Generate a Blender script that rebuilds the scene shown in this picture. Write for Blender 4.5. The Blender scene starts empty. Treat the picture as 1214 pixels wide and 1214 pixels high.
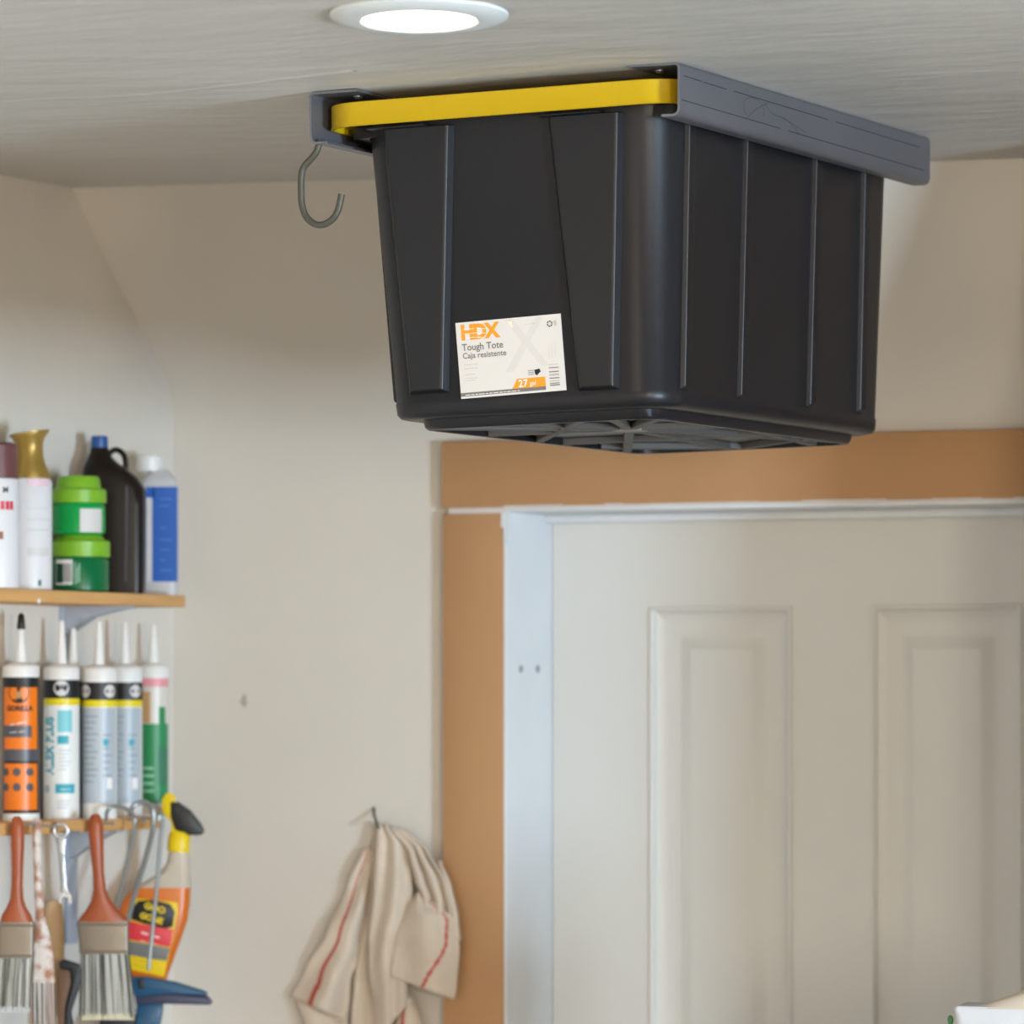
import bpy, bmesh, math, random
from mathutils import Vector, Matrix
random.seed(7)
R = math.radians
sc = bpy.context.scene
C = sc.collection

# ------------------------------------------------------------------ camera
FPX, IMG, CX, HOR = 6000.0, 1214.0, 607.0, 828.0      # focal length / image / horizon in pixels
TH = math.atan((3300 - CX) / FPX)                     # the camera looks this far to the left of the room's depth axis
CO, SI = math.cos(TH), math.sin(TH)
CZ = 1.74                                             # eye height
cam_d = bpy.data.cameras.new('camera')
cam = bpy.data.objects.new('camera', cam_d); C.objects.link(cam)
cam.location = (0, 0, CZ); cam.rotation_euler = (R(90), 0, TH)
cam_d.sensor_width = 36; cam_d.lens = 36 * FPX / IMG
cam_d.shift_y = (HOR - IMG / 2) / IMG
cam_d.clip_end = 100
cam_d.dof.use_dof = True; cam_d.dof.focus_distance = 6.25; cam_d.dof.aperture_fstop = 6.0
sc.camera = cam

# ------------------------------------------------------------------ world, light, exposure
w = bpy.data.worlds.new('world'); sc.world = w; w.use_nodes = True
w.node_tree.nodes['Background'].inputs[0].default_value = (0.80, 0.90, 1.0, 1)
w.node_tree.nodes['Background'].inputs[1].default_value = 0.35

def area(name, loc, rot, sx, sy, power, col):
    l = bpy.data.lights.new(name, 'AREA'); l.shape = 'RECTANGLE'; l.size = sx; l.size_y = sy
    l.energy = power; l.color = col
    o = bpy.data.objects.new(name, l); C.objects.link(o); o.location = loc; o.rotation_euler = rot
    return o
# added warm fill lamp behind the camera; daylight through two windows on the right
area('added_warm_fill', (-1.6, -1.75, 1.25), (R(90), 0, 0), 2.6, 1.9, 58, (1.0, 0.82, 0.60))
area('front_window_daylight', (2.72, -.45, 1.78), (R(90), 0, R(90)), 1.3, 1.0, 275, (1.0, 0.905, 0.76))
area('side_window_daylight', (2.72, 3.00, 1.20), (R(90), 0, R(90)), 0.9, 1.0, 400, (0.60, 0.80, 1.0))
sc.view_settings.view_transform = 'Standard'; sc.view_settings.look = 'None'
sc.view_settings.gamma = 1; sc.view_settings.use_curve_mapping = False
sc.view_settings.exposure = 0.0
sc.cycles.use_denoising = True

# ------------------------------------------------------------------ helpers
def ray(u, v):
    r = (u - CX) / FPX; up = (HOR - v) / FPX
    return Vector((r * CO - SI, r * SI + CO, up))
def at_y(u, v, Y):
    d = ray(u, v); return d * (Y / d.y) + Vector((0, 0, CZ))
def at_x(u, v, X):
    d = ray(u, v); return d * (X / d.x) + Vector((0, 0, CZ))
def at_z(u, v, Z):
    d = ray(u, v); return d * ((Z - CZ) / d.z) + Vector((0, 0, CZ))

def lin(h):
    h = h.lstrip('#'); out = []
    for i in (0, 2, 4):
        c = int(h[i:i+2], 16) / 255
        out.append(c / 12.92 if c <= .04045 else ((c + .055) / 1.055) ** 2.4)
    return (*out, 1)

_m = {}
def mat(name, col, rough=.5, metal=0., var=0., vscale=6., bump=0., bscale=60., stretch=(1, 1, 1), emit=0., spec=.5, trans=0., col2=None, ior=1.45, bdist=.002):
    if name in _m: return _m[name]
    m = bpy.data.materials.new(name); m.use_nodes = True; _m[name] = m
    nt = m.node_tree; b = nt.nodes['Principled BSDF']
    b.inputs['Base Color'].default_value = lin(col)
    b.inputs['Roughness'].default_value = rough; b.inputs['Metallic'].default_value = metal
    b.inputs['Specular IOR Level'].default_value = spec
    b.inputs['Transmission Weight'].default_value = trans; b.inputs['IOR'].default_value = ior
    if emit:
        b.inputs['Emission Color'].default_value = lin(col); b.inputs['Emission Strength'].default_value = emit
    tc = nt.nodes.new('ShaderNodeTexCoord'); mp = nt.nodes.new('ShaderNodeMapping')
    mp.inputs['Scale'].default_value = stretch
    nt.links.new(tc.outputs['Object'], mp.inputs['Vector'])
    if var or col2:
        n = nt.nodes.new('ShaderNodeTexNoise'); n.inputs['Scale'].default_value = vscale; n.inputs['Detail'].default_value = 5
        nt.links.new(mp.outputs[0], n.inputs['Vector'])
        rp = nt.nodes.new('ShaderNodeValToRGB')
        a = lin(col)
        if col2: c2 = lin(col2); lo, hi = .42, .60
        else: c2 = tuple(max(0, x * (1 - var)) for x in a[:3]) + (1,); lo, hi = .3, .7
        rp.color_ramp.elements[0].position = lo; rp.color_ramp.elements[1].position = hi
        rp.color_ramp.elements[0].color = c2; rp.color_ramp.elements[1].color = a
        nt.links.new(n.outputs['Fac'], rp.inputs['Fac']); nt.links.new(rp.outputs['Color'], b.inputs['Base Color'])
    if bump:
        n2 = nt.nodes.new('ShaderNodeTexNoise'); n2.inputs['Scale'].default_value = bscale; n2.inputs['Detail'].default_value = 4
        nt.links.new(mp.outputs[0], n2.inputs['Vector'])
        bp = nt.nodes.new('ShaderNodeBump'); bp.inputs['Strength'].default_value = bump; bp.inputs['Distance'].default_value = bdist
        nt.links.new(n2.outputs['Fac'], bp.inputs['Height']); nt.links.new(bp.outputs['Normal'], b.inputs['Normal'])
    return m

def obj(name, verts, faces, m, parent=None, smooth=True, sharp=35, bevel=0, bseg=2, mats=None, fmat=None, loc=None, rot=None):
    me = bpy.data.meshes.new(name)
    bm = bmesh.new()
    vs = [bm.verts.new(v) for v in verts]
    for i, f in enumerate(faces):
        try:
            fc = bm.faces.new([vs[k] for k in f])
            if fmat: fc.material_index = fmat[i]
        except ValueError: pass
    bmesh.ops.recalc_face_normals(bm, faces=bm.faces)
    if bevel:
        es = [e for e in bm.edges if len(e.link_faces) == 2 and e.calc_face_angle(0) > R(30)]
        bmesh.ops.bevel(bm, geom=es, offset=bevel, segments=bseg, profile=.5, affect='EDGES', clamp_overlap=True)
    for f in bm.faces: f.smooth = smooth
    bm.to_mesh(me); bm.free()
    if smooth: me.set_sharp_from_angle(angle=R(sharp))
    for k in (mats or [m]): me.materials.append(k)
    o = bpy.data.objects.new(name, me); C.objects.link(o)
    if parent: o.parent = parent
    if loc is not None: o.location = loc
    if rot is not None: o.rotation_euler = rot
    return o

def tag(o, label=None, cat=None, group=None, kind=None):
    if label: o['label'] = label
    if cat: o['category'] = cat
    if group: o['group'] = group
    if kind: o['kind'] = kind
    return o
def thing(name, label, cat, loc=(0, 0, 0), rot=(0, 0, 0), group=None):
    o = bpy.data.objects.new(name, None); C.objects.link(o); o.empty_display_size = .05
    o.location = loc; o.rotation_euler = rot
    return tag(o, label, cat, group)
def struct(o): o['kind'] = 'structure'; return o

BF = [(0, 3, 2, 1), (4, 5, 6, 7), (0, 1, 5, 4), (1, 2, 6, 5), (2, 3, 7, 6), (3, 0, 4, 7)]
def bxv(x0, x1, y0, y1, z0, z1):
    return [(x0, y0, z0), (x1, y0, z0), (x1, y1, z0), (x0, y1, z0), (x0, y0, z1), (x1, y0, z1), (x1, y1, z1), (x0, y1, z1)]
def box(name, x0, x1, y0, y1, z0, z1, m, parent=None, bevel=0, **k):
    return obj(name, bxv(x0, x1, y0, y1, z0, z1), BF, m, parent, bevel=bevel, **k)
class MB:                                              # collects several boxes / shapes into one mesh
    def __init__(s): s.v = []; s.f = []; s.m = []
    def add(s, v, f, mi=0):
        n = len(s.v); s.v += [tuple(x) for x in v]; s.f += [tuple(i + n for i in q) for q in f]; s.m += [mi] * len(f); return s
    def box(s, *a, mi=0): return s.add(bxv(*a), BF, mi)
    def build(s, name, m, parent=None, **k): return obj(name, s.v, s.f, m, parent, fmat=s.m, **k)

def rings(rs, cap0=True, cap1=True, closed=True):      # loft through rings of equal vertex count
    n = len(rs[0]); v = [p for r in rs for p in r]; f = []
    for i in range(len(rs) - 1):
        for j in range(n if closed else n - 1):
            k = (j + 1) % n
            f.append((i * n + j, i * n + k, (i + 1) * n + k, (i + 1) * n + j))
    if cap0: f.append(tuple(range(n)))
    if cap1: f.append(tuple((len(rs) - 1) * n + j for j in range(n)))
    return v, f
def lathe(prof, seg=28):                               # prof: (radius, z)
    rs = [[(max(r, 1e-5) * math.cos(2*math.pi*j/seg), max(r, 1e-5) * math.sin(2*math.pi*j/seg), z) for j in range(seg)] for r, z in prof]
    return rings(rs)
def rrect(cx, cy, hx, hy, r, z, n=5):
    r = min(r, hx * .999, hy * .999); out = []
    for q, (sx, sy) in enumerate(((1, 1), (-1, 1), (-1, -1), (1, -1))):
        for k in range(n + 1):
            a = R(90 * q + 90 * k / n)
            out.append((cx + sx * (hx - r) + r * math.cos(a), cy + sy * (hy - r) + r * math.sin(a), z))
    return out
def ell(cx, cy, hx, hy, z, n=20):
    return [(cx + hx * math.cos(2*math.pi*k/n), cy + hy * math.sin(2*math.pi*k/n), z) for k in range(n)]
def spline(pts, n=6):
    pts = [Vector(p) for p in pts]; out = []
    for i in range(len(pts) - 1):
        p0 = pts[max(i-1, 0)]; p1 = pts[i]; p2 = pts[i+1]; p3 = pts[min(i+2, len(pts)-1)]
        for k in range(n):
            t = k / n
            out.append(.5 * ((2*p1) + (p2-p0)*t + (2*p0-5*p1+4*p2-p3)*t*t + (3*p1-p0-3*p2+p3)*t**3))
    out.append(pts[-1]); return out
def tube(pts, rad, seg=10):
    pts = [Vector(p) for p in pts]; n = len(pts)
    rr = rad if isinstance(rad, (list, tuple)) else [rad] * n
    t = (pts[1] - pts[0]).normalized(); a = t.orthogonal().normalized(); rs = []
    for i, p in enumerate(pts):
        t2 = (pts[min(i+1, n-1)] - pts[max(i-1, 0)]).normalized()
        a = (a - t2 * a.dot(t2)).normalized(); b = t2.cross(a)
        rs.append([p + rr[i] * (a * math.cos(2*math.pi*j/seg) + b * math.sin(2*math.pi*j/seg)) for j in range(seg)])
    return rings(rs)
def prism(outline, y0, y1):                            # outline: (x, z) polygon extruded along y
    n = len(outline)
    v = [(x, y0, z) for x, z in outline] + [(x, y1, z) for x, z in outline]
    f = [tuple(range(n)), tuple(range(2*n-1, n-1, -1))] + [(i, (i+1) % n, n + (i+1) % n, n + i) for i in range(n)]
    return v, f
def strip(pts, t):                                     # thick polyline in (x, z)
    pts = [Vector((p[0], p[1])) for p in pts]; L = []; Q = []
    for i, p in enumerate(pts):
        d = (pts[min(i+1, len(pts)-1)] - pts[max(i-1, 0)]).normalized(); nn = Vector((-d.y, d.x))
        L.append(tuple(p + nn * t / 2)); Q.append(tuple(p - nn * t / 2))
    return L + Q[::-1]
def arcp(cx, cz, r, a0, a1, n=6):
    return [(cx + r * math.cos(R(a0 + (a1-a0)*k/n)), cz + r * math.sin(R(a0 + (a1-a0)*k/n))) for k in range(n+1)]

def text_geo(s, size, bold=0., align='CENTER', shear=0, spacing=1.):
    cu = bpy.data.curves.new('t', 'FONT'); cu.body = s; cu.size = size; cu.offset = bold; cu.align_x = align
    cu.align_y = 'CENTER'; cu.resolution_u = 3; cu.shear = shear; cu.space_character = spacing
    o = bpy.data.objects.new('t', cu); C.objects.link(o)
    bpy.context.view_layer.update()
    me = o.to_mesh()
    v = [tuple(p.co) for p in me.vertices]; f = [tuple(p.vertices) for p in me.polygons]
    o.to_mesh_clear(); bpy.data.objects.remove(o); bpy.data.curves.remove(cu)
    return v, f
def flat_text(name, s, size, m, parent, x, z, y, bold=0., align='LEFT', rot=0., shear=0, spacing=1., sx=1.):
    """lettering printed on a face that looks along -Y of the parent"""
    v, f = text_geo(s, size, bold, align, shear, spacing); c, q = math.cos(R(rot)), math.sin(R(rot))
    return obj(name, [(x + a*sx*c - b*q, y, z + a*sx*q + b*c) for a, b, _ in v], f, m, parent, smooth=False)
def cyl_text(name, s, size, m, parent, rad, z, ang=0., bold=0., rot=0., spacing=1., sx=1.):
    """lettering wrapped on an upright cylinder, centred at angle ang from the -Y side"""
    v, f = text_geo(s, size, bold, 'CENTER', 0, spacing); c, q = math.cos(R(rot)), math.sin(R(rot)); out = []
    for a, b, _ in v:
        x = a*sx*c - b*q; zz = a*sx*q + b*c; t = R(ang) + x / rad
        out.append((rad * math.sin(t), -rad * math.cos(t), z + zz))
    return obj(name, out, f, m, parent, smooth=False)
def cyl_patch(name, rad, a0, a1, z0, z1, m, parent, n=10):
    """a printed patch wrapped on an upright cylinder"""
    v = []; f = []
    for k in range(n + 1):
        t = R(a0 + (a1 - a0) * k / n)
        v += [(rad*math.sin(t), -rad*math.cos(t), z0), (rad*math.sin(t), -rad*math.cos(t), z1)]
    for k in range(n): f.append((2*k, 2*k+2, 2*k+3, 2*k+1))
    return obj(name, v, f, m, parent)

def cyl_disc(name, rad, ang, z, r, m, parent, n=14):
    v = [(rad * math.sin(R(ang) + r * math.cos(2*math.pi*k/n) / rad), -rad * math.cos(R(ang) + r * math.cos(2*math.pi*k/n) / rad), z + r * math.sin(2*math.pi*k/n)) for k in range(n)]
    v.append((rad * math.sin(R(ang)), -rad * math.cos(R(ang)), z))
    return obj(name, v, [(k, (k + 1) % n, n) for k in range(n)], m, parent)

# ------------------------------------------------------------------ materials
WALL = mat('wall_paint', 'DCD4C9', .75, var=.07, vscale=2.2, bump=.25, bscale=30, bdist=.004)
CEIL = mat('ceiling_paint', 'D2CDC5', .5, var=.06, vscale=2.5, bump=.5, bscale=5, stretch=(1, 2.2, 1), bdist=.012)
FLOOR = mat('floor_concrete', '857B6F', .7, var=.2, vscale=4, bump=.2)
MDF = mat('brown_trim_board', 'BC8E62', .6, var=.06, vscale=9)
JAMB = mat('jamb_paint', 'E0E2E4', .5, var=.05, vscale=8)
DOORP = mat('door_paint', 'D9D6D0', .42, var=.03, vscale=3)
PLASTIC = mat('black_plastic', '1E1D20', .37, spec=.38, var=.12, vscale=9, bump=.08, bscale=300, bdist=.0006)
YELLOW = mat('yellow_plastic', 'CFAA0C', .42, var=.04, vscale=10)
STEEL = mat('rail_steel', '7E7E84', .42, metal=.55, var=.16, vscale=5, stretch=(1, .35, 1))
PENCIL = mat('pencil_mark', '35343A', .8)
HOOKM = mat('hook_grey', '57544A', .5, metal=.2, var=.1, vscale=40)
CHROME = mat('bright_steel', 'A9AEB6', .34, metal=.85)
ZINC = mat('zinc_wire', 'A9ADAE', .38, metal=.7)
PINE = mat('shelf_pine', 'E6AE6C', .55, var=.18, vscale=9, stretch=(8, .7, 8))
BRACK = mat('bracket_grey', 'AEB6C2', .5, metal=.2)
WHITE = mat('white_print', 'F1EDEA', .45)
WPLAS = mat('white_plastic', 'ECE9E4', .4)
BLACK = mat('black_print', '1B1A1C', .45)
ORANGE = mat('orange_print', 'F59A22', .45)
GREY = mat('grey_print', '77736F', .5)
LGREY = mat('pale_grey_print', 'DAD5D1', .5)

# ------------------------------------------------------------------ the room
XL = -3.685; YB = 6.93; ZC = 2.50; XR = 2.6; YF = -1.6
SOF_L = (XL, 6.60); SOF_R = (XR, 7.02)                # where the sloped top of the back wall meets the ceiling (x, y)
def sof_y(x):
    return 6.598 + (x + 3.685) * (6.785 - 6.598) / 1.43 if x < -2.0 else 6.598 + 1.685 * .1308 - (x + 2.0) * .02
def sag(x, y):                                        # the old plaster ceiling is not level
    return -.0135 * math.exp(-((x + 2.83) / .30) ** 2) * math.exp(-((y - 5.9) / 1.0) ** 2) 
nx, ny = 90, 60
cv = []; cf = []
for j in range(ny + 1):
    for i in range(nx + 1):
        x = XL + (XR - XL) * (i / nx) ** 1.5
        y = YF + (7.05 - YF) * (1 - (1 - j / ny) ** 1.6)
        y = min(y, sof_y(x) + .03)
        cv.append((x, y, ZC + sag(x, y)))
for j in range(ny):
    for i in range(nx):
        a = j * (nx + 1) + i; cf.append((a, a + 1, a + nx + 2, a + nx + 1))
struct(obj('ceiling', cv, cf, CEIL))
seam = [at_z(u, v, ZC) for u, v in ((-20, 121), (60, 113), (150, 106), (250, 93), (330, 84), (420, 76))]
sv = []; sf = []
for i, q_ in enumerate(spline(seam, 5)):
    zz = ZC + sag(q_.x, q_.y)
    sv += [(q_.x, q_.y - .012, zz + .0005), (q_.x, q_.y - .003, zz - .0012), (q_.x, q_.y + .004, zz - .0010), (q_.x, q_.y + .014, zz + .0005)]
for i in range(len(sv) // 4 - 1):
    for k in range(3): sf.append((i*4+k, i*4+k+1, i*4+k+5, i*4+k+4))
obj('plaster_seam', sv, sf, CEIL, bpy.data.objects['ceiling'], sharp=80)
struct(box('floor', XL - .1, XR + .1, YF - .1, YB + .5, -.08, 0, FLOOR))

# the door opening
DX0 = at_y(597, 700, YB - .02).x                      # left side of the opening
DY = 7.085                                            # face of the door leaf
DL = DX0 + .004
px = lambda u: at_y(u, 700, DY).x
DR = px(1330); DZ = CZ + .281
zc0 = at_x(205, 470, XL).z                            # crease under the sloped part
# back wall: plain part below, a coved bend, then a slope that leans out to the ceiling
def wall_profile(x):
    p = [(YB, zc0 - .05)]
    y1, z1 = sof_y(x), ZC + .012
    a = Vector((YB, zc0 - .045)); b = Vector((YB, zc0 + .012)); c = Vector((YB + (y1 - YB) * .22, zc0 + (z1 - zc0) * .22))
    for k in range(1, 9):
        t = k / 8; q = a * (1-t)**2 + b * 2*t*(1-t) + c * t*t; p.append((q.x, q.y))
    p.append((y1, z1)); return p
xs = [XL + (DX0 - XL) * k / 10 for k in range(10)] + [DX0 + (XR - DX0) * k / 24 for k in range(25)]
mb = MB(); rows = [[(x, y, z) for y, z in wall_profile(x)] for x in xs]
v = [p for r in rows for p in r]; n = len(rows[0])
mb.add(v, [(i*n+j, (i+1)*n+j, (i+1)*n+j+1, i*n+j+1) for i in range(len(xs)-1) for j in range(n-1)])
zt = zc0 - .05
mb.add([(XL, YB, 0), (DX0, YB, 0), (DX0, YB, zt), (XL, YB, zt)], [(0, 1, 2, 3)])
mb.add([(DX0, YB, DZ), (DR, YB, DZ), (DR, YB, zt), (DX0, YB, zt)], [(0, 1, 2, 3)])
mb.add([(DR, YB, 0), (XR, YB, 0), (XR, YB, zt), (DR, YB, zt)], [(0, 1, 2, 3)])
wb_ = struct(mb.build('wall_back', WALL, sharp=50))
pm = at_y(289, 831, YB)
obj('wall_scuff', [(pm.x + r_ * .008 * math.cos(R(a)), YB - .0004, pm.z + r_ * .011 * math.sin(R(a))) for a, r_ in ((0, .7), (50, .9), (95, 1), (140, .6), (190, .9), (240, .7), (285, 1), (330, .8))], [tuple(range(8))], mat('scuff_grey', 'B3A796', .8), wb_, smooth=False)
struct(box('wall_left', XL - .1, XL, YF - .1, YB + .4, 0, ZC + .05, WALL))
# right wall with a window opening, front wall with the open garage door
mb = MB()
WINS = ((-1.15, .25, 1.15, 2.25), (2.5, 3.5, .65, 1.75))
ya_ = YF - .1
for (w0, w1, w2, w3) in WINS:
    mb.box(XR, XR + .1, ya_, w0, 0, ZC + .05).box(XR, XR + .1, w0, w1, 0, w2).box(XR, XR + .1, w0, w1, w3, ZC + .05); ya_ = w1
mb.box(XR, XR + .1, ya_, YB + .5, 0, ZC + .05)
struct(mb.build('wall_right', WALL))
mb = MB()
mb.box(XL - .1, -2.95, YF - .1, YF, 0, ZC + .05).box(-.25, XR + .1, YF - .1, YF, 0, ZC + .05).box(-2.95, -.25, YF - .1, YF, 2.25, ZC + .05)
struct(mb.build('wall_front', WALL))
for i, (w0, w1, w2, w3) in enumerate(WINS):
    wn = bpy.data.objects.new('window_%d' % (i + 1), None); C.objects.link(wn); struct(wn)
    mb = MB()
    for a in ((w0, w0 + .05, w2, w3), (w1 - .05, w1, w2, w3), (w0 + .05, w1 - .05, w2, w2 + .05), (w0 + .05, w1 - .05, w3 - .05, w3)):
        mb.box(XR + .02, XR + .08, *a)
    mb.build('window_frame', JAMB, wn)
    box('window_sill', XR - .06, XR + .02, w0 - .05, w1 + .05, w2 - .03, w2, JAMB, wn, bevel=.004)

# casing, jambs, door
TX0 = at_y(523, 700, YB - .02).x; HZ1 = CZ + .3865; TF = YB - .02
head = struct(box('trim_1', TX0, DR + .12, TF, YB, DZ + .005, HZ1, MDF, bevel=.003))
struct(box('trim_2', TX0 + .002, DX0 - .001, TF, YB, 0, DZ - .003, MDF, bevel=.003))
struct(box('trim_3', DR + .004, DR + .118, TF, YB, 0, DZ - .003, MDF, bevel=.003))
CAULK = mat('filler_pale', 'D9CFC8', .7, var=.1, vscale=40)
fl = box('joint_filler', TX0 + .012, DX0 + .004, TF - .0006, TF + .004, DZ - .0035, DZ + .0055, CAULK, head, bevel=.001)
mb = MB()                                             # paint line left along the lower edge of the head casing
random.seed(3)
x = DX0
while x < DR:
    l = random.uniform(.03, .09); mb.box(x, x + l, TF - .0008, TF + .002, DZ + .004, DZ + .0065 + random.uniform(0, .0025)); x += l
mb.build('paint_edge', CAULK, head)
mb = MB(); mb.box(DX0 + .0, DX0 + .006, TF - .0007, TF + .01, DZ - .05, DZ - .001); mb.box(DX0 - .004, DX0 + .003, TF - .0006, TF + .01, DZ - .025, DZ - .004)
mb.build('paint_smear', JAMB, head)
j = struct(box('trim_4', DX0 - .02, DX0 + .003, TF + .004, DY + .05, 0, DZ, JAMB, bevel=.002)); 
struct(box('trim_5', DX0, DR, TF + .004, DY + .05, DZ - .002, DZ + .02, JAMB, bevel=.002))
struct(box('trim_6', DR, DR + .02, TF + .004, DY + .05, 0, DZ, JAMB, bevel=.002))
struct(box('trim_7', DX0 + .003, DR, DY - .03, DY - .002, DZ - .014, DZ - .002, JAMB, bevel=.002))
HOLE = mat('screw_hole', '8E9490', .6)
for u, vv in ((617, 793), (637, 793)):
    p = at_x(u, vv, DX0 + .003); vv_, ff = lathe([(0, 0), (.0055, 0), (.0055, .0012), (.004, .0018), (0, .0018)], 14)
    obj('screw_head', [(z + .0004, y, x) for x, y, z in vv_], ff, HOLE, j, loc=p)

door = bpy.data.objects.new('door_1', None); C.objects.link(door); struct(door); door.location = (DL, DY, 0)
D = lambda u: px(u) - DL
dz1 = DZ - .004; ZP1 = at_y(900, 718, DY).z; ZP0 = .98; ZQ1 = .80; ZQ0 = .24
p1a, p1b, p2a, p2b, dw = D(770), D(939.5), D(1032), D(1212.5), DR - DL - .004
mb = MB()
for a in ((0, dw, ZP1, dz1), (0, p1a, ZP0, ZP1), (p1b, p2a, ZP0, ZP1), (p2b, dw, ZP0, ZP1), (0, dw, ZQ1, ZP0),
          (0, p1a, ZQ0, ZQ1), (p1b, p2a, ZQ0, ZQ1), (p2b, dw, ZQ0, ZQ1), (0, dw, .008, ZQ0)):
    mb.add([(a[0], 0, a[2]), (a[1], 0, a[2]), (a[1], 0, a[3]), (a[0], 0, a[3])], [(0, 1, 2, 3)])
mb.add(bxv(0, dw, .018, .04, .008, dz1), BF)
mb.add([(0, 0, .008), (0, .02, .008), (0, .02, dz1), (0, 0, dz1), (dw, 0, .008), (dw, .02, .008), (dw, .02, dz1), (dw, 0, dz1)], [(0, 1, 2, 3), (4, 5, 6, 7), (3, 2, 6, 7), (0, 1, 5, 4)])
mb.build('door_leaf', DOORP, door, smooth=False)
PR = [(0, 0), (.001, -.0035), (.005, -.0045), (.0085, -.0015), (.0105, .004), (.014, .006), (.026, .0125), (.034, .015), (.045, .015), (.050, .0135), (.063, .0025), (.067, .0015), (.072, .0015)]
for a in ((p1a, p1b, ZP0, ZP1), (p2a, p2b, ZP0, ZP1), (p1a, p1b, ZQ0, ZQ1), (p2a, p2b, ZQ0, ZQ1)):
    rs = [[(a[0]+i, y, a[2]+i), (a[1]-i, y, a[2]+i), (a[1]-i, y, a[3]-i), (a[0]+i, y, a[3]-i)] for i, y in PR]
    obj('door_panel', *rings(rs, cap0=False), DOORP, door, sharp=32)
vv_, ff = lathe([(0, 0), (.03, 0), (.03, .006), (.012, .012), (.012, .04), (.027, .05), (.030, .062), (.022, .075), (0, .078)])
obj('door_knob', [(x, -z, y) for x, y, z in vv_], ff, CHROME, door, loc=(dw - .07, 0, .93))

# ------------------------------------------------------------------ recessed downlight (a little loose, so it tips towards the viewer)
lp = at_z(497, 17, ZC - .004)
RING = mat('lamp_trim_white', 'DDE0DF', .45)
GLOW = mat('lamp_diffuser', 'FFF1DF', .5, emit=9.0)
dl = thing('recessed_downlight', 'round white recessed ceiling downlight, switched on', 'downlight', lp, (R(-2.6), 0, TH))
dl.rotation_euler = (R(-2.8), 0, TH)
obj('trim_ring', *lathe([(.060, -.003), (.0655, -.0085), (.076, -.0088), (.093, -.0055), (.0985, -.0025), (.099, .0005), (.093, .0016), (.062, .004)], 64), RING, dl)
obj('diffuser', *lathe([(0, -.0082), (.04, -.0080), (.060, -.0070), (.0645, -.0050), (.060, .001), (0, .001)], 64), GLOW, dl)
ld = bpy.data.lights.new('lamp_light', 'AREA'); ld.shape = 'DISK'; ld.size = .11; ld.energy = 1.1; ld.color = (1.0, .80, .55)
lo = bpy.data.objects.new('lamp_light', ld); C.objects.link(lo); lo.parent = dl; lo.location = (0, 0, -.0095)
vv_, ff = lathe([(0, 0), (.003, 0), (.003, .012), (0, .012)], 8)
obj('spring_clip', [(x, y, z) for x, y, z in vv_], ff, CHROME, dl, loc=(.066, .058, -.001))

# ------------------------------------------------------------------ ceiling rails
RX = -2.289; RY0 = 5.589; RY1 = 6.482; LX = -2.783
def rail(name, label, x, z, sgn, roll):
    t = thing(name, label, 'rail', (x, RY0, z), (0, R(roll), 0), 'steel ceiling rails carrying the tote')
    r = .006
    pts = [(-.066, -.002), (-.006, -.002)] + arcp(-.0075, -.0075, .006, 90, 0)[1:] + [(-.0015, -.054)] + arcp(-.0095, -.0555, .008, 0, -90)[0:] + [(-.024, -.0635)]
    ol = strip(pts, .003)
    v, f = prism([(a * sgn, b) for a, b in ol], 0, RY1 - RY0)
    obj('channel', v, f, STEEL, t, sharp=30)
    for yy in (.045, .45, .85):
        vv_, ff = lathe([(0, -.0075), (.004, -.007), (.0062, -.0045), (.0062, -.0032), (0, -.0032)], 14)
        obj('screw', vv_, ff, CHROME, t, loc=(-.045 * sgn, yy, 0))
    return t
rr_ = rail('ceiling_rail', 'grey steel ceiling rail with pencil lines along the right of the tote', RX, ZC - .0002, 1, 0)
ll_ = rail('ceiling_rail', 'dark steel ceiling rail end at the left of the tote, hook below it', LX, ZC - .0125, -1, -1.0)
def pencil(pts, w_=.0006):                                       # pencil lines drawn on the outer face: (y, z) points
    v = []; f = []
    for i in range(len(pts) - 1):
        (y0, z0), (y1, z1) = pts[i], pts[i+1]; d = Vector((y1-y0, z1-z0)).normalized(); nn = Vector((-d.y, d.x)) * w_
        n = len(v); v += [(.00025, y0+nn.x, z0+nn.y), (.00025, y1+nn.x, z1+nn.y), (.00025, y1-nn.x, z1-nn.y), (.00025, y0-nn.x, z0-nn.y)]
        f.append((n, n+1, n+2, n+3))
    obj('pencil_line', v, f, PENCIL, rr_, smooth=False)
pencil([(.012, -.0158), (.07, -.0162)]); pencil([(.075, -.0166), (.15, -.0168)]); pencil([(.172, -.0165), (.50, -.0172)]); pencil([(.53, -.0172), (.85, -.018)])
pencil([(.005, -.0452), (.33, -.046)]); pencil([(.36, -.0462), (.87, -.0475)])
pencil([(.24 + .035*math.cos(R(a)), -.031 + .0135*math.sin(R(a))) for a in range(-30, 250, 20)], .0003)
pencil([(.215, -.045), (.25, -.030), (.29, -.018)], .0003); pencil([(.27, -.018), (.30, -.030), (.36, -.034), (.40, -.047)], .0003); pencil([(.33, -.030), (.42, -.042)], .0003)

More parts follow.
